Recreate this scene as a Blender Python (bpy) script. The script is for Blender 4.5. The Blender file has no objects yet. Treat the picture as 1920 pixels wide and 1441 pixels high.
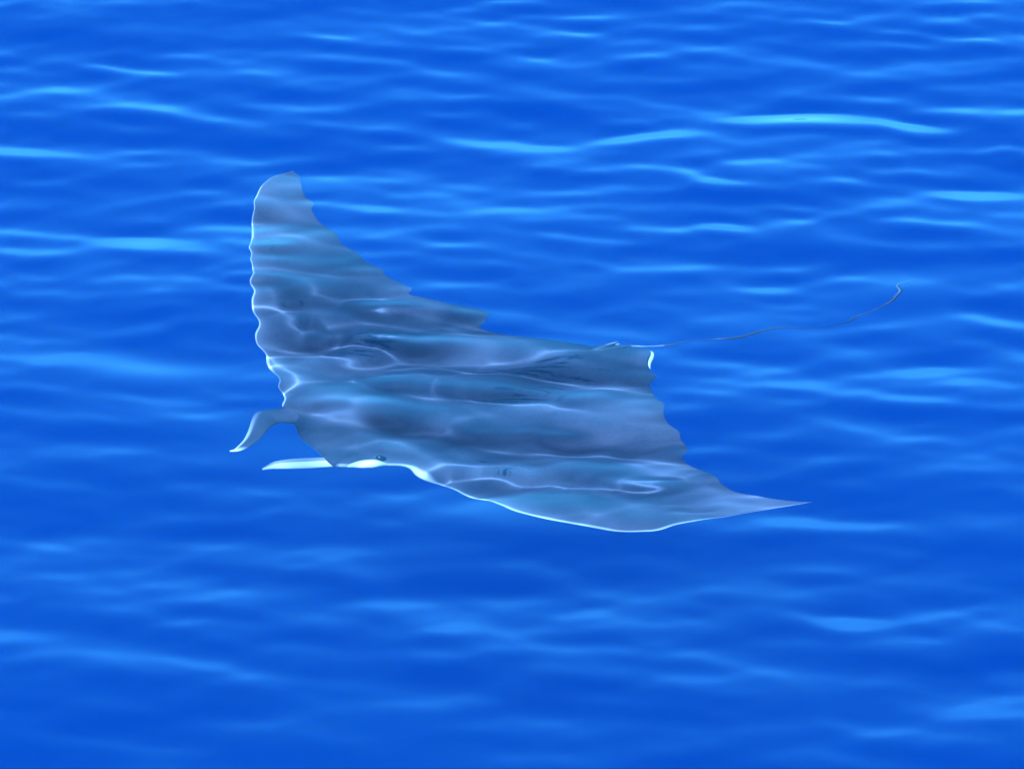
import bpy, math
import numpy as np
from mathutils import Vector, noise

S = bpy.context.scene
COL = S.collection

# ------------------------------------------------------------------ camera
CAM_D, CAM_EL, MM = 15.0, math.radians(25.5), 2.62 / 1920
cd = bpy.data.cameras.new("camera")
cam = bpy.data.objects.new("camera", cd)
COL.objects.link(cam)
cam.location = (0, -CAM_D * math.cos(CAM_EL), CAM_D * math.sin(CAM_EL))
cam.rotation_euler = (math.pi / 2 - CAM_EL, 0, 0)
cd.sensor_width = 36
cd.lens = 36 * CAM_D / 2.62
cd.clip_end = 5000
S.camera = cam

# ------------------------------------------------------------------ sky, sun, exposure
SUN_EL, SUN_AZ = math.radians(52), math.radians(238)      # azimuth clockwise from +Y: behind and left of the camera
w = bpy.data.worlds.new("World")
S.world = w
w.use_nodes = True
nt = w.node_tree
nt.nodes.clear()
wo = nt.nodes.new("ShaderNodeOutputWorld")
bg = nt.nodes.new("ShaderNodeBackground")
sky = nt.nodes.new("ShaderNodeTexSky")
sky.sky_type = 'NISHITA'
sky.sun_disc = False
sky.sun_elevation = SUN_EL
sky.sun_rotation = SUN_AZ
sky.air_density = 1.0
sky.dust_density = 0.2
sky.ozone_density = 4.0
bg.inputs['Strength'].default_value = 0.074
tint = nt.nodes.new("ShaderNodeMix")          # the photograph's cool, strongly saturated daylight
tint.data_type = 'RGBA'
tint.blend_type = 'MULTIPLY'
tint.inputs[0].default_value = 1
tint.inputs[7].default_value = (0.15, 0.73, 1.12, 1)
nt.links.new(sky.outputs[0], tint.inputs[6])
nt.links.new(tint.outputs[2], bg.inputs['Color'])
nt.links.new(bg.outputs[0], wo.inputs[0])

sl = bpy.data.lights.new("sun", 'SUN')
sun = bpy.data.objects.new("sun", sl)
COL.objects.link(sun)
sd = Vector((math.sin(SUN_AZ) * math.cos(SUN_EL), math.cos(SUN_AZ) * math.cos(SUN_EL), math.sin(SUN_EL)))
sun.rotation_euler = sd.to_track_quat('Z', 'Y').to_euler()
sl.energy = 5.0
sl.angle = math.radians(0.5)
sl.color = (1.0, 0.96, 0.88)
sl.cycles.is_caustics_light = True
sl.cycles.use_multiple_importance_sampling = False

vs = S.view_settings
vs.view_transform = 'Standard'
vs.look = 'None'
vs.gamma = 1
vs.use_curve_mapping = False
vs.exposure = 2.86
cy = S.cycles
cy.use_denoising = True
cy.caustics_reflective = False
cy.caustics_refractive = True
cy.max_bounces = 10
cy.diffuse_bounces = 2
cy.transmission_bounces = 8
cy.volume_bounces = 5
cy.sample_clamp_indirect = 6
cy.blur_glossy = 0.0

# ------------------------------------------------------------------ helpers
def new_mat(name):
    m = bpy.data.materials.new(name)
    m.use_nodes = True
    n = m.node_tree
    n.nodes.clear()
    out = n.nodes.new("ShaderNodeOutputMaterial")
    return m, n, out

def mesh_obj(name, verts, faces, mat, parent=None, smooth=True):
    me = bpy.data.meshes.new(name)
    me.from_pydata([tuple(v) for v in verts], [], faces)
    me.update()
    if smooth:
        me.polygons.foreach_set("use_smooth", [True] * len(me.polygons))
    me.materials.append(mat)
    o = bpy.data.objects.new(name, me)
    COL.objects.link(o)
    o.parent = parent
    return o

# pixel of the calm photograph view -> point below the calm water at depth z (real refraction)
camp = np.array(cam.location)
_f = -camp / np.linalg.norm(camp)
_r = np.array([1.0, 0, 0])
_u = np.cross(_r, _f)
def under(px, py, z):
    d = _f * CAM_D + _r * (px - 960) * MM - _u * (py - 720.5) * MM
    d /= np.linalg.norm(d)
    p = camp + d * (-camp[2] / d[2])
    if z == 0:
        return p
    c = -d[2]
    e = 1 / 1.33
    t = e * d + (e * c - math.sqrt(1 - e * e * (1 - c * c))) * np.array([0, 0, 1.0])
    return p + t * (z / t[2])

# ------------------------------------------------------------------ water surface
# ripples seen one by one on the photographed patch: centre, half length, half width (px), tilt (deg, + runs down to the right), steepness
STREAKS = [
 (240,112,110,9,4,1.0),(60,105,60,8,0,.5),(110,28,120,9,8,.5),(700,68,150,8,8,.6),(1000,8,200,7,2,.6),(1330,10,150,8,3,.5),
 (1560,22,60,7,5,.7),(1740,48,130,8,5,.7),(1860,62,70,8,8,.6),(880,98,100,9,-5,.4),(1480,202,120,10,2,1.35),(1690,212,95,11,6,1.45),
 (1230,232,120,10,-6,.75),(1030,250,150,10,5,.8),(800,225,120,9,6,.4),(350,200,150,10,8,.4),(1320,318,75,10,15,1.05),
 (1870,262,60,9,2,.8),(1680,300,100,10,8,.6),(1350,414,80,10,3,1.25),(1470,372,75,9,2,.75),(1510,397,55,8,2,.7),(1230,418,90,8,5,.5),
 (1120,438,110,9,3,.55),(1850,345,100,9,3,.45),(1860,590,95,13,2,.85),(640,315,130,11,-3,.5),(870,312,110,10,6,.5),(330,447,110,12,11,.85),
 (140,480,120,11,6,.4),(440,360,90,12,5,.4),(640,365,80,11,0,.4),(340,688,150,16,6,.95),(100,740,120,14,8,.4),(1560,665,180,14,-8,.5),
 (1430,705,110,13,-4,.4),(1640,755,150,14,-4,.65),(1640,820,160,16,3,.65),(1500,540,120,13,3,.45),(640,1072,110,18,11,.65),
 (60,1050,90,15,5,.35),(430,1010,130,17,8,.3),(960,1165,180,19,-3,.35),(1250,1148,150,17,-6,.35),(1640,1230,150,18,4,.4),
 (1870,1330,90,18,-18,.65),(860,1345,120,16,-4,.4),(420,1300,120,17,9,.5),(220,1265,120,15,8,.3),(1560,1310,180,17,0,.45),
 (1500,1085,150,15,3,.4),(740,1250,100,15,-8,.3),(130,1375,150,16,4,.25),(260,860,120,14,4,.3),(1840,905,90,14,5,.35),
 (1160,210,90,9,0,.3),(1560,130,110,10,4,.35),(560,140,130,10,6,.3),(1780,450,120,11,4,.35),(300,560,130,13,5,.3),
 (1750,990,120,14,6,.3),(1100,1400,160,17,2,.3),(780,640,60,9,3,.5),(920,780,120,15,4,.25),(640,800,70,14,0,.3)]

def axis_coords(lo, hi, step, far, grow=1.18):
    a = list(np.arange(lo, hi + step * .5, step))
    s, x = step, a[-1]
    r = []
    while x < far:
        s *= grow
        x += s
        r.append(x)
    s, x = step, a[0]
    l = []
    while x > -far:
        s *= grow
        x -= s
        l.append(x)
    return np.array(l[::-1] + a + r)

FAR = 600.0
xs = axis_coords(-1.75, 1.75, 0.0075, FAR)
ys = axis_coords(-3.1, 3.5, 0.0065, FAR)
X, Y = np.meshgrid(xs, ys)
dx, dy = np.gradient(xs), np.gradient(ys)
SPX, SPY = np.meshgrid(dx, dy)
rng = np.random.RandomState(7)
H = np.zeros_like(X)
NW = 150
patch = 0.80 + 0.22 / (1 + np.exp(-(Y - 0.5) / 0.5))       # the breeze ruffles the far part a little more
for i in range(NW):
    lam = 10 ** rng.uniform(math.log10(0.13), math.log10(1.3))
    th = math.pi / 2 + rng.normal(0, 0.44) - 0.06
    k = 2 * math.pi / lam
    slope = 0.0088 * (lam / 0.35) ** (0.10 if lam < .35 else -0.45)
    if lam < .2:
        slope *= ((lam - .09) / .11) ** 1.0
    kx, ky = k * math.cos(th), k * math.sin(th)
    fade = np.clip(1.5 - (np.abs(kx) * SPX + np.abs(ky) * SPY) / 1.1, 0, 1)
    H += slope / k * fade * (patch if lam < .5 else 1.0) * np.sin(kx * X + ky * Y + rng.uniform(0, 2 * math.pi))
for i in range(24):                                        # longer swell that fills the sea out to the horizon
    lam = 10 ** rng.uniform(math.log10(1.3), math.log10(9))
    th = math.pi / 2 + rng.normal(0, 0.5)
    k = 2 * math.pi / lam
    kx, ky = k * math.cos(th), k * math.sin(th)
    fade = np.clip(1.5 - (np.abs(kx) * SPX + np.abs(ky) * SPY) / 1.1, 0, 1)
    H += 0.006 / k * fade * np.sin(kx * X + ky * Y + rng.uniform(0, 2 * math.pi))
for i in range(70):                                        # short wavelets
    lam = rng.uniform(0.10, 0.19)
    th = math.pi / 2 + rng.normal(0, 0.38)
    k = 2 * math.pi / lam
    kx, ky = k * math.cos(th), k * math.sin(th)
    fade = np.clip(1.5 - (np.abs(kx) * SPX + np.abs(ky) * SPY) / 1.1, 0, 1)
    H += 0.0048 / k * fade * patch * np.sin(kx * X + ky * Y + rng.uniform(0, 2 * math.pi))
for i in range(40):                                        # faint capillary ripples
    lam = rng.uniform(0.065, 0.12)
    th = math.pi / 2 + rng.normal(0, 0.5)
    k = 2 * math.pi / lam
    kx, ky = k * math.cos(th), k * math.sin(th)
    fade = np.clip(1.5 - (np.abs(kx) * SPX + np.abs(ky) * SPY) / 1.1, 0, 1)
    H += 0.0028 / k * fade * np.sin(kx * X + ky * Y + rng.uniform(0, 2 * math.pi))
# narrow wavelets between the ray and the sun: each throws one bright line of focused light on the ray's back
WAVELETS = [([(650,635),(720,640),(770,656),(840,668),(910,670),(1000,663),(1090,652),(1165,642)], .62, 1.0),
            ([(700,740),(770,740),(850,751)], .7, .8), ([(925,772),(985,775),(1060,787),(1160,800),(1290,812)], .70, 1.0),
            ([(815,898),(900,905),(960,914),(1040,918),(1068,938),(1130,940),(1180,935),(1240,948)], .55, 1.0),
            ([(1270,905),(1330,886)], .45, .7), ([(500,668),(610,660)], .6, .8), ([(520,545),(520,580),(545,598),(590,590)], .5, .8),
            ([(620,560),(660,568),(720,570)], .6, .7), ([(525,700),(542,720),(530,745)], .65, .7)]
thz = math.asin(math.sin(math.pi / 2 - SUN_EL) / 1.33)
sunh = np.array([math.sin(SUN_AZ), math.cos(SUN_AZ)]) * math.tan(thz)
for (pl_, dep, a) in WAVELETS:
    P = [under(x, y, -dep)[:2] + sunh * dep for x, y in pl_]
    dmin = np.full(X.shape, 9.0)
    for p0, p1 in zip(P[:-1], P[1:]):
        e = p1 - p0
        tt_ = np.clip(((X - p0[0]) * e[0] + (Y - p0[1]) * e[1]) / (e @ e), 0, 1)
        # smooth minimum keeps the crest free of kinks
        dd = (X - p0[0] - tt_ * e[0]) ** 2 + (Y - p0[1] - tt_ * e[1]) ** 2
        dmin = np.minimum(dmin, dd)
    sg = 0.029
    H += a * 0.0030 * np.exp(-dmin / (2 * sg * sg))
near = (np.abs(X) < 2.2) & (np.abs(Y) < 4)
yy_scale = MM / math.sin(CAM_EL)
for (px, py, hl, hw, tilt, a) in STREAKS:
    a *= 1.2 if (px > 1100 and py < 450) else 0.8
    c = under(px, py, 0)
    px1 = under(px + hl, py + hl * math.tan(math.radians(tilt)), 0)
    ud = (px1 - c)[:2]
    su = np.linalg.norm(ud) * 0.66
    ud = ud / np.linalg.norm(ud)
    vd = np.array([-ud[1], ud[0]])
    sv = hw * yy_scale * 1.35
    U = ((X - c[0]) * ud[0] + (Y - c[1]) * ud[1]) / su
    V = ((X - c[0]) * vd[0] + (Y - c[1]) * vd[1]) / sv
    V = V + 0.35 * np.sin(U * 1.7 + px)
    H -= a * 0.15 * sv * V * np.exp(-V * V / 2 - U * U / 2) * near
def blur(A, it):
    for _ in range(it):
        A = A.copy()
        A[1:-1] = .25 * A[:-2] + .5 * A[1:-1] + .25 * A[2:]
        A[:, 1:-1] = .25 * A[:, :-2] + .5 * A[:, 1:-1] + .25 * A[:, 2:]
    return A
for _ in range(4):                                          # real ripples never stand steeper than this: ease the few that would
    G = np.gradient(H, axis=0) / SPY
    W_ = blur(np.clip((-G - 0.14) / 0.05, 0, 1) * near, 14)
    W_ = np.clip(W_ * 1.6, 0, 1)
    H = H * (1 - W_) + blur(H, 25) * W_
for _ in range(5):                                          # nor are their crests rounder than this
    G = np.gradient(H, axis=0) / SPY
    C_ = -np.gradient(G, axis=0) / SPY
    W_ = np.clip(blur(np.clip((C_ - 4.1) / 1.6, 0, 1) * near, 4) * 1.3, 0, 1)
    H = H * (1 - W_) + blur(H, 6) * W_
for (x_, y_, rx_, ry_, d_) in ((1190, 800, .34, .16, .62), (1240, 790, .2, .12, .62), (610, 885, .24, .13, 0), (545, 860, .24, .13, 0), (548, 325, .1, .08, 0), (1500, 942, .12, .08, 0), (1060, 895, .2, .1, .52), (1425, 615, .14, .12, 0), (475, 805, .12, .12, 0), (1100, 985, .32, .15, 0), (835, 658, .13, .08, .64), (515, 832, .26, .15, .70), (1660, 560, .16, .13, 0), (960, 738, .14, .07, .68)):          # a calm spot between the wavelets
    c_ = under(x_, y_, -d_)[:2] + sunh * d_
    W_ = np.exp(-(((X - c_[0]) / rx_) ** 2 + ((Y - c_[1]) / ry_) ** 2) ** 2)
    H = H * (1 - W_) + blur(H, 70) * W_
GX = np.gradient(H, axis=1) / SPX
GY = np.gradient(H, axis=0) / SPY
def under_wave(px, py, z):
    """the same lookup through the rippled surface"""
    d = _f * CAM_D + _r * (px - 960) * MM - _u * (py - 720.5) * MM
    d /= np.linalg.norm(d)
    p = camp + d * (-camp[2] / d[2])
    for _ in range(3):
        i, j = np.searchsorted(xs, p[0]), np.searchsorted(ys, p[1])
        p = p + d * ((H[j, i] - p[2]) / d[2])
    N = np.array([-GX[j, i], -GY[j, i], 1.0])
    N /= np.linalg.norm(N)
    c = -d @ N
    e = 1 / 1.33
    t = e * d + (e * c - math.sqrt(1 - e * e * (1 - c * c))) * N
    return p + t * ((z - p[2]) / t[2])
gy_ = np.gradient(H, axis=0) / SPY; nn_ = (np.abs(X) < 1.4) & (np.abs(Y) < 2.4); print('SLOPE', gy_[nn_].std(), gy_[nn_].min(), gy_[nn_].max(), (gy_[nn_] < -.2).mean())
ny, nx = X.shape
V3 = np.stack([X, Y, H], -1).reshape(-1, 3)
idx = np.arange(nx * ny).reshape(ny, nx)
quads = np.stack([idx[:-1, :-1], idx[:-1, 1:], idx[1:, 1:], idx[1:, :-1]], -1).reshape(-1, 4)
DEPTH = 16.0
ring = np.concatenate([idx[0, :], idx[1:, -1], idx[-1, -2::-1], idx[-2:0:-1, 0]])
low = V3[ring].copy()
low[:, 2] = -DEPTH
base = len(V3)
nr = len(ring)
V3 = np.concatenate([V3, low])
side = np.array([[ring[i], base + i, base + (i + 1) % nr, ring[(i + 1) % nr]] for i in range(nr)])
me = bpy.data.meshes.new("water")
nf = len(quads) + len(side) + 1
loops = np.concatenate([quads.ravel(), side.ravel(), np.arange(base, base + nr)[::-1]]).astype(np.int32)
starts = np.concatenate([np.arange(nf - 1) * 4, [4 * (nf - 1)]]).astype(np.int32)
tot = np.concatenate([np.full(nf - 1, 4), [nr]]).astype(np.int32)
me.vertices.add(len(V3))
me.vertices.foreach_set("co", V3.ravel())
me.loops.add(len(loops))
me.loops.foreach_set("vertex_index", loops)
me.polygons.add(nf)
me.polygons.foreach_set("loop_start", starts)
me.polygons.foreach_set("loop_total", tot)
sm = np.ones(nf, bool)
sm[len(quads):] = False
me.polygons.foreach_set("use_smooth", sm)
me.update(calc_edges=True)
me.validate()
m, n, out = new_mat("sea_water")
rf = n.nodes.new("ShaderNodeBsdfRefraction")
rf.inputs['IOR'].default_value = 1.33
rf.inputs['Roughness'].default_value = 0.0
rf.inputs['Color'].default_value = (0.50, 0.72, 1.0, 1)
gs = n.nodes.new("ShaderNodeBsdfGlossy")
gs.inputs['Roughness'].default_value = 0.0
gs.inputs['Color'].default_value = (1, 1, 1, 1)
fr = n.nodes.new("ShaderNodeFresnel")
fr.inputs['IOR'].default_value = 1.33
mxs = n.nodes.new("ShaderNodeMixShader")
n.links.new(fr.outputs[0], mxs.inputs[0])
n.links.new(rf.outputs[0], mxs.inputs[1])
n.links.new(gs.outputs[0], mxs.inputs[2])
n.links.new(mxs.outputs[0], out.inputs['Surface'])
me.materials.append(m)
water = bpy.data.objects.new("water", me)
COL.objects.link(water)
water["kind"] = "structure"
water["label"] = "deep blue rippled sea surface with pale streaks of reflected sky"
water.cycles.is_caustics_caster = True

# the body of water below the ray: scatters deep blue light back up
m, n, out = new_mat("deep_water_scatter")
pv = n.nodes.new("ShaderNodeVolumePrincipled")
sc = n.nodes.new("ShaderNodeVolumeScatter")
sc.inputs['Color'].default_value = (0.0, 0.78, 0.97, 1)
sc.inputs['Density'].default_value = 0.6
ab = n.nodes.new("ShaderNodeVolumeAbsorption")
ab.inputs['Color'].default_value = (0.0, 0.62, 0.99, 1)
ab.inputs['Density'].default_value = 0.3
n.nodes.remove(pv)
ad = n.nodes.new("ShaderNodeAddShader")
n.links.new(sc.outputs[0], ad.inputs[0])
n.links.new(ab.outputs[0], ad.inputs[1])
n.links.new(ad.outputs[0], out.inputs['Volume'])
q_, zt, zb = FAR - 4, -1.25, -14.0
deep = mesh_obj("deep_water", [(-q_, -q_, zb), (q_, -q_, zb), (q_, q_, zb), (-q_, q_, zb), (-q_, -q_, zt), (q_, -q_, zt), (q_, q_, zt), (-q_, q_, zt)],
                [(3, 2, 1, 0), (4, 5, 6, 7), (0, 1, 5, 4), (1, 2, 6, 5), (2, 3, 7, 6), (3, 0, 4, 7)], m, smooth=False)
deep["kind"] = "stuff"
deep["label"] = "clear deep blue water below the ray"

# seabed far below, faded out by the water
mb, n, out = new_mat("seabed_sand")
bs = n.nodes.new("ShaderNodeBsdfDiffuse")
ns = n.nodes.new("ShaderNodeTexNoise")
ns.inputs['Scale'].default_value = 0.4
cr = n.nodes.new("ShaderNodeValToRGB")
cr.color_ramp.elements[0].color = (0.03, 0.04, 0.05, 1)
cr.color_ramp.elements[1].color = (0.09, 0.09, 0.08, 1)
n.links.new(ns.outputs[0], cr.inputs[0])
n.links.new(cr.outputs[0], bs.inputs[0])
n.links.new(bs.outputs[0], out.inputs[0])
gx = np.linspace(-FAR + 2, FAR - 2, 60)
sv_, sf_ = [], []
for j in range(60):
    for i in range(60):
        sv_.append((gx[i], gx[j], -14.5 + 0.8 * noise.noise(Vector((gx[i] * .02, gx[j] * .02, 0)))))
for j in range(59):
    for i in range(59):
        a_ = j * 60 + i
        sf_.append((a_, a_ + 1, a_ + 61, a_ + 60))
seabed = mesh_obj("seabed", sv_, sf_, mb)
seabed["kind"] = "structure"
seabed["label"] = "dim sandy sea floor deep below the ray"

# ------------------------------------------------------------------ the ray
def skin_material():
    m, n, out = new_mat("ray_skin")
    L = n.links.new
    at = n.nodes.new("ShaderNodeAttribute")
    at.attribute_name = "pigment_light"          # R white belly, G dark collar, B pale shoulder, painted edge glow and sunlit tips
    sep = n.nodes.new("ShaderNodeSeparateColor")
    L(at.outputs['Color'], sep.inputs[0])
    tc = n.nodes.new("ShaderNodeTexCoord")
    n1 = n.nodes.new("ShaderNodeTexNoise")
    n1.inputs['Scale'].default_value = 5.0
    n1.inputs['Detail'].default_value = 8
    L(tc.outputs['Object'], n1.inputs['Vector'])
    r1 = n.nodes.new("ShaderNodeValToRGB")
    r1.color_ramp.elements[0].position = .36
    r1.color_ramp.elements[0].color = (0.017, 0.020, 0.030, 1)
    r1.color_ramp.elements[1].position = .62
    r1.color_ramp.elements[1].color = (0.043, 0.047, 0.062, 1)
    L(n1.outputs[0], r1.inputs[0])
    n2 = n.nodes.new("ShaderNodeTexNoise")
    n2.inputs['Scale'].default_value = 90
    n2.inputs['Detail'].default_value = 5
    L(tc.outputs['Object'], n2.inputs['Vector'])
    mx0 = n.nodes.new("ShaderNodeMix")
    mx0.data_type = 'RGBA'
    mx0.blend_type = 'OVERLAY'
    mx0.inputs[0].default_value = 0.25
    L(r1.outputs[0], mx0.inputs[6])
    L(n2.outputs[0], mx0.inputs[7])
    def mix(a, col, fac):
        x = n.nodes.new("ShaderNodeMix")
        x.data_type = 'RGBA'
        L(fac, x.inputs[0])
        L(a, x.inputs[6])
        x.inputs[7].default_value = col
        return x.outputs[2]
    c = mix(mx0.outputs[2], (0.008, 0.011, 0.018, 1), sep.outputs[1])
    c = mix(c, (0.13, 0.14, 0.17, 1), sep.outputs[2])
    c = mix(c, (0.60, 0.60, 0.60, 1), sep.outputs[0])
    p = n.nodes.new("ShaderNodeBsdfPrincipled")
    p.inputs['Roughness'].default_value = 0.6
    p.inputs['Specular IOR Level'].default_value = 0.1
    L(c, p.inputs['Base Color'])
    L(p.outputs[0], out.inputs[0])
    return m
SKIN = skin_material()

DZ = 0.70                      # depth of the back below the surface
LIFT_L, LIFT_R = 0.53, 0.50    # both wings are raised towards the surface
hm = (under(530, 765, -DZ) + under(740, 870, -DZ)) / 2
tr = under(1180, 662, -DZ)
ax = (tr - hm)[:2]
BL = np.linalg.norm(ax)
ax /= BL
bx = np.array([ax[1], -ax[0]])
TL, TR = -1.20, 1.36
def zc(t):
    q = min(1, abs(t) / (abs(TL) if t < 0 else TR))
    return -DZ + (LIFT_L if t < 0 else LIFT_R) * q ** 1.9
def drift(px, py, z, spread=34):
    """mean sideways shift of the picture by the ripples round a point"""
    acc = np.zeros(3)
    k = 0
    for ox in (-1, -.33, .33, 1):
        for oy in np.linspace(-1, 1, 7):
            acc += under_wave(px + ox * spread, py + oy * spread * .8, z) - under(px + ox * spread, py + oy * spread * .8, z)
            k += 1
    return acc / k
def local(px, py, dz=0.0):
    z = -DZ
    for _ in range(25):
        p = under(px, py, z + dz)
        q = p[:2] - hm[:2]
        s, t = q @ ax, q @ bx
        z = 0.5 * z + 0.5 * zc(t)
    p = p + drift(px, py, z)
    q = p[:2] - hm[:2]
    return q @ ax, q @ bx
def world(s, t, z):
    p = hm[:2] + ax * s + bx * t
    return np.array([p[0], p[1], z])

lead_px = [(548,325),(517,336),(489,355),(474,405),(469,460),(471,520),(477,585),(485,650),(503,688),(528,722),(533,750),
           (545,782),(562,820),(600,856),(622,882),(690,882),(750,876),(810,900),(880,938),(965,974),(1060,992),(1150,1004),(1230,1004),(1320,990),(1420,961),(1480,949),(1521,941)]
trail_px = [(548,325),(557,333),(570,368),(600,410),(650,458),(705,500),(765,540),(830,568),(888,590),(960,623),(1030,640),(1100,650),(1165,656),
            (1212,660),(1222,705),(1234,750),(1252,785),(1278,822),(1296,865),(1330,893),(1380,918),(1440,933),(1521,941)]
lead = [local(*p) for p in lead_px]
trail = [local(*p) for p in trail_px]
def curve_fn(pts):
    t = np.array([p[1] for p in pts])
    s = np.array([p[0] for p in pts])
    o = np.argsort(t)
    t, s = t[o], s[o]
    return t, s
for C_ in (lead, trail):                                    # keep the span coordinate rising right up to each tip
    for k_ in range(len(C_) - 2, len(C_) // 2, -1):
        C_[k_] = (C_[k_][0], min(C_[k_][1], C_[k_ + 1][1] - .006))
tl, slf = curve_fn(lead)
tt, stf = curve_fn(trail)
t0 = (tl[0] + tt[0]) / 2
t1 = (tl[-1] + tt[-1]) / 2
NT, NC = 300, 56
uu = 0.5 - 0.5 * np.cos(np.linspace(0, math.pi, NT) * 0.9 + 0.05 * math.pi)
uu = (uu - uu[0]) / (uu[-1] - uu[0])
ts = t0 + (t1 - t0) * uu
def smooth1(a, it):
    a = a.copy()
    for _ in range(it):
        a[1:-1] = .25 * a[:-2] + .5 * a[1:-1] + .25 * a[2:]
    return a
LE = smooth1(np.interp(ts, tl, slf), 10)
TE = smooth1(np.interp(ts, tt, stf), 4)
TE = np.maximum(TE, LE + 0.002)
print('TIPS', t0, t1, BL, len(V3))
half = 0.5 - 0.5 * np.cos(np.linspace(0, math.pi, NC))       # chord positions 0..1
verts, pig = [], []
def px_mark(px, py, rs, rt, w_):
    s_, t_ = local(px, py)
    return (s_, t_, rs, rt, w_)
marks = [px_mark(*a) for a in ((640, 745, .06, .13, .8), (725, 765, .09, .10, .9), (735, 828, .09, .08, 1.0), (600, 515, .09, .16, .75), (800, 640, .10, .14, .5),
                               (960, 740, .12, .10, .7), (930, 850, .10, .14, .6), (1090, 850, .10, .12, .5), (1110, 700, .08, .10, .4))]   # dark patches: s, t, rs, rt, weight
marks += [px_mark(*a) for a in ((1336, 968, .010, .012, 1), (1322, 973, .008, .010, .9), (1346, 962, .007, .012, .9), (1296, 975, .007, .01, .8), (508, 460, .006, .03, .8), (530, 460, .008, .012, .6))]
pale = [px_mark(*a) for a in ((640, 800, .07, .08, .4), (1240, 880, .09, .10, .6), (540, 350, .2, .2, .55), (1420, 948, .14, .22, .9), (520, 440, .12, .25, .3), (900, 690, .08, .10, .3), (1180, 760, .08, .12, .25))]  # pale back patches; those on the wing tips paint in near-surface sunlight
def blob(s, t, L_):
    v = 0
    for (a, b, ra, rb, w_) in L_:
        e = ((s - a) / ra) ** 2 + ((t - b) / rb) ** 2
        v = max(v, w_ * math.exp(-e ** 1.8))
    return v
for i, t in enumerate(ts):
    ch = TE[i] - LE[i]
    q = abs(t) / (abs(t0) if t < 0 else t1)
    th = 0.075 * math.exp(-(abs(t) / 0.21) ** 2.2) + 0.032 * (1 - q) + 0.004
    th = min(th, ch * (0.22 - 0.15 * min(1, max(0, (q - .75) / .2)))) * min(1, 9 * (1 - q) + .15)
    for side_ in (1, -1):
        rngc = range(NC) if side_ == 1 else range(NC - 2, 0, -1)
        for j in rngc:
            c = half[j]
            pr = 2.6 * math.sqrt(max(c, 0)) * (1 - c) ** 0.9
            pr = min(pr, 1.0) if abs(t) > .3 else pr * .95
            s = LE[i] + ch * c
            z = zc(t) + (th * pr * (1.0 if side_ == 1 else -0.8))
            z += (0.02 * q * math.sin(c * 3.0 + 1.0) + 0.012 * math.sin(t * 5 + c * 2) * q) * min(1, ch / .35) ** 1.5
            z += 0.012 * math.exp(-(t / .035) ** 2) * side_ * c * (1 - c) * 4 * (side_ > 0)
            verts.append(world(s, t, z))
            if side_ == -1:
                wv = 1.0
            else:
                d_ = c * ch
                wid = (0.0035 if t < 0 else 0.005) * (1 + 1.7 * noise.noise(Vector((t * 9, 0, 0))))
                wv = max(0, min(1, 1.5 - d_ / wid)) * .8 if abs(t) > .2 else 0
            pig.append((wv * .75, blob(s, t, marks), max(blob(s, t, pale), .45 * math.exp(-c * ch / .035) if abs(t) > .2 else 0), 1))  # blue channel also paints a soft translucent glow along the leading edges
RN = 2 * NC - 2
faces = []
for i in range(NT - 1):
    for k in range(RN):
        a_, b_ = i * RN + k, i * RN + (k + 1) % RN
        faces.append((a_, a_ + RN, b_ + RN, b_))
ray = bpy.data.objects.new("devil_ray", None)
COL.objects.link(ray)
ray.location = tuple(world(BL * .5, 0, -DZ))
ray["label"] = "grey devil ray with raised pointed wings gliding just under the blue rippled water"
ray["category"] = "ray"
org = np.array(ray.location)
def part(name, vs_, fs_, pigs=None, mat=SKIN):
    o = mesh_obj(name, np.array(vs_) - org, fs_, mat, ray)
    if pigs is not None:
        ca = o.data.color_attributes.new("pigment_light", 'FLOAT_COLOR', 'POINT')
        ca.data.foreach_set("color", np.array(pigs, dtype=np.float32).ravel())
    o.cycles.is_caustics_receiver = True
    return o
body = part("body", verts, faces, pig)

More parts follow.
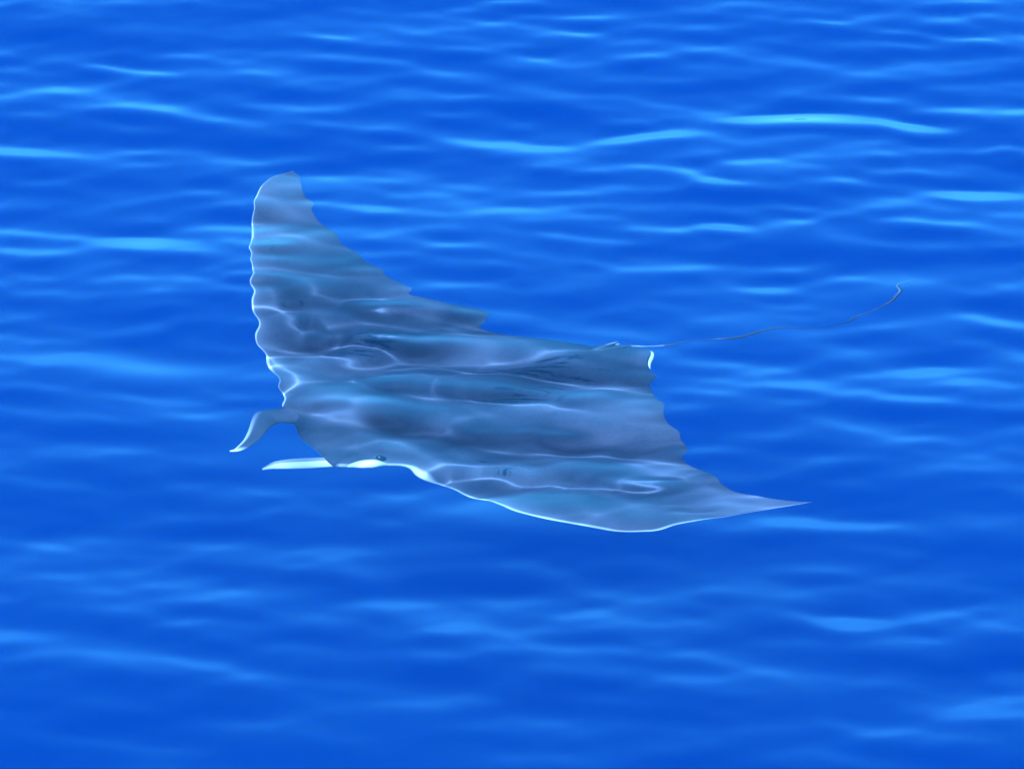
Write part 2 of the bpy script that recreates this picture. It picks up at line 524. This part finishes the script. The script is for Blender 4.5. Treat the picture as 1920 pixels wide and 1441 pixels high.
to_px = {}
_under = under
def under(px, py, z):
    p = _under(px, py, z)
    to_px[tuple(np.round(p, 6))] = (px, py, z)
    return p
def catmull(P, n_):
    P = [np.array(p, float) for p in P]
    P = [2 * P[0] - P[1]] + P + [2 * P[-1] - P[-2]]
    res = []
    segs = len(P) - 3
    for k in range(n_):
        f = k / (n_ - 1) * segs
        i = min(int(f), segs - 1)
        u_ = f - i
        a, b, c, d = P[i:i + 4]
        res.append(.5 * ((2 * b) + (c - a) * u_ + (2 * a - 5 * b + 4 * c - d) * u_ ** 2 + (3 * b - a - 3 * c + d) * u_ ** 3))
    return res
def blade(name, path, rad_w, rad_h, roll, pigf, n_=120, m_=36):
    """a lofted fin: centre line, half width, half thickness and roll (deg) along it"""
    dr = np.mean([drift(*to_px[tuple(np.round(p, 6))], 20) for p in path if tuple(np.round(p, 6)) in to_px] or [np.zeros(3)], axis=0)
    pts = [p + dr for p in catmull(path, n_)]
    W = np.interp(np.linspace(0, 1, n_), np.linspace(0, 1, len(rad_w)), rad_w)
    Hh = np.interp(np.linspace(0, 1, n_), np.linspace(0, 1, len(rad_h)), rad_h)
    R_ = np.radians(np.interp(np.linspace(0, 1, n_), np.linspace(0, 1, len(roll)), roll))
    W, Hh, R_ = smooth1(W, 6), smooth1(Hh, 6), smooth1(R_, 6)
    v, f, pg = [], [], []
    for i in range(n_):
        tg = pts[min(i + 1, n_ - 1)] - pts[max(i - 1, 0)]
        tg /= np.linalg.norm(tg)
        sdv = np.cross(tg, (0, 0, 1.0))
        sdv /= np.linalg.norm(sdv)
        upv = np.cross(sdv, tg)
        a = math.cos(R_[i]) * sdv + math.sin(R_[i]) * upv
        b = -math.sin(R_[i]) * sdv + math.cos(R_[i]) * upv
        for k in range(m_):
            g = 2 * math.pi * k / m_
            v.append(pts[i] + a * W[i] * math.cos(g) + b * Hh[i] * math.sin(g))
            pg.append(pigf(i / (n_ - 1), g))
    for i in range(n_ - 1):
        for k in range(m_):
            a_, b_ = i * m_ + k, i * m_ + (k + 1) % m_
            f.append((a_, b_, b_ + m_, a_ + m_))
    f.append(tuple(range(m_))[::-1])
    f.append(tuple(range((n_ - 1) * m_, n_ * m_)))
    return part(name, v, f, pg)

# head fins: the left one curls down and shows a white tip, the right one turns its white inner face up
def pl(u, g):
    wht = max(0, min(1, (u - .78) * 8), min(1, (math.cos(g) - .45) * 4) * min(1, max(0, (u - .35) * 4)))
    if math.sin(g) < -0.2:
        wht = 1
    return (wht * .8, 0.0, 0.1, 1)
z0 = -DZ
blade("cephalic_fin", [under(600, 775, z0 + .02), under(550, 774, z0 + .02), under(510, 780, z0 + .01), under(480, 800, z0 - .0),
                       under(463, 828, z0 - .02), under(446, 847, z0 - .03), under(429, 852, z0 - .03)],
      [.05, .042, .034, .03, .026, .016, .003], [.022, .016, .009, .007, .006, .005, .002], [10, 10, 5, -10, -25, -20, 0], pl)
def prr(u, g):
    lo = max(0, min(1, (u - .18) * 4)) * (1 if math.sin(g + .6) < .85 else .3)
    return (lo * .85, 0, 0, 1)
blade("cephalic_fin", [under(735, 858, z0 - .005), under(690, 865, z0), under(640, 868, z0), under(590, 868, z0 + .002), under(545, 867, z0 + .002),
                       under(515, 868, z0), under(488, 873, z0)],
      [.02, .02, .018, .018, .018, .014, .003], [.014, .012, .009, .008, .007, .006, .002], [20, 25, 20, 15, 10, 10, 0], prr)
# white cheek below the eye and the eye itself
blade("cheek", [under(652, 874, z0 + .02), under(678, 871, z0 + .04), under(702, 870, z0 + .045), under(728, 872, z0 + .03)],
      [.004, .014, .017, .004], [.004, .016, .018, .004], [0, 0, 0, 0], lambda u, g: (1, 0, 0, 1), 30, 16)
me_, n, out = new_mat("eye_black")
p = n.nodes.new("ShaderNodeBsdfPrincipled")
p.inputs['Base Color'].default_value = (.01, .01, .012, 1)
p.inputs['Roughness'].default_value = .15
n.links.new(p.outputs[0], out.inputs[0])
def ball(name, c, r, mat):
    v, f = [], []
    NU, NV = 16, 10
    for j in range(NV + 1):
        for i in range(NU):
            a, b = 2 * math.pi * i / NU, math.pi * j / NV
            v.append(c + r * np.array([math.cos(a) * math.sin(b), math.sin(a) * math.sin(b), math.cos(b)]))
    for j in range(NV):
        for i in range(NU):
            f.append((j * NU + i, (j + 1) * NU + i, (j + 1) * NU + (i + 1) % NU, j * NU + (i + 1) % NU))
    return part(name, v, f, None, mat)
ball("eye", under(712, 876, z0 + .058), .012, me_)
ball("eye", world(.03, -.225, z0 - .01), .013, me_)

# small dorsal fin at the root of the tail, white tip
dv, df, dp = [], [], []
prof = [(0, 0), (.25, .10), (.5, .28), (.75, .62), (.95, .95), (1.08, 1.0), (1.0, .75), (.93, .45), (.95, .2), (1.0, 0)]
s0, s1 = BL * .80, BL * .955
for (c, h) in prof:
    for sgn in (-1, 1):
        q = world(s0 + (s1 - s0) * c, -.012, z0 + .012 + .042 * h)
        q[:2] += bx * sgn * (.009 * (1 - h) + .0012)
        dv.append(q)
        dp.append((max(0, min(1, (h - .8) * 3)), 0, 0.2, 1))
k_ = len(prof)
for i in range(k_ - 1):
    df.append((2 * i, 2 * i + 1, 2 * i + 3, 2 * i + 2))
df.append(tuple(2 * i for i in range(k_)))
df.append(tuple(2 * i + 1 for i in range(k_))[::-1])
part("dorsal_fin", dv, df, dp)
# pelvic fins behind the disc, white tips
for px_ in ([(1185, 668), (1205, 664), (1217, 672), (1222, 692)], [(1120, 660), (1140, 652), (1152, 646), (1160, 643)]):
    blade("pelvic_fin", [under(a, b, z0 - .01) for a, b in px_], [.012, .013, .008, .003], [.006, .005, .004, .002], [0, 0, 0, 0],
          lambda u, g: (max(0, min(1, (u - .55) * 4)), 0, .1, 1), 24, 12)
# whip tail
blade("tail", [under(1120, 665, z0 + .01), under(1165, 658, z0 + .01), under(1215, 653, z0 + .01), under(1300, 641, z0 + .02), under(1400, 626, z0 + .02),
               under(1500, 611, z0 + .02), under(1560, 602, z0 + .02), under(1610, 586, z0 + .02), under(1660, 556, z0 + .02), under(1722, 533, z0 + .02)],
      [.022, .011, .0055, .004, .0036, .003, .0026, .0022, .0018, .0014], [.02, .011, .006, .0045, .004, .0034, .003, .0026, .0022, .003],
      [0, 0], lambda u, g: ((.3 if .14 < u < .26 else 0), 0, .1, 1), 160, 10)
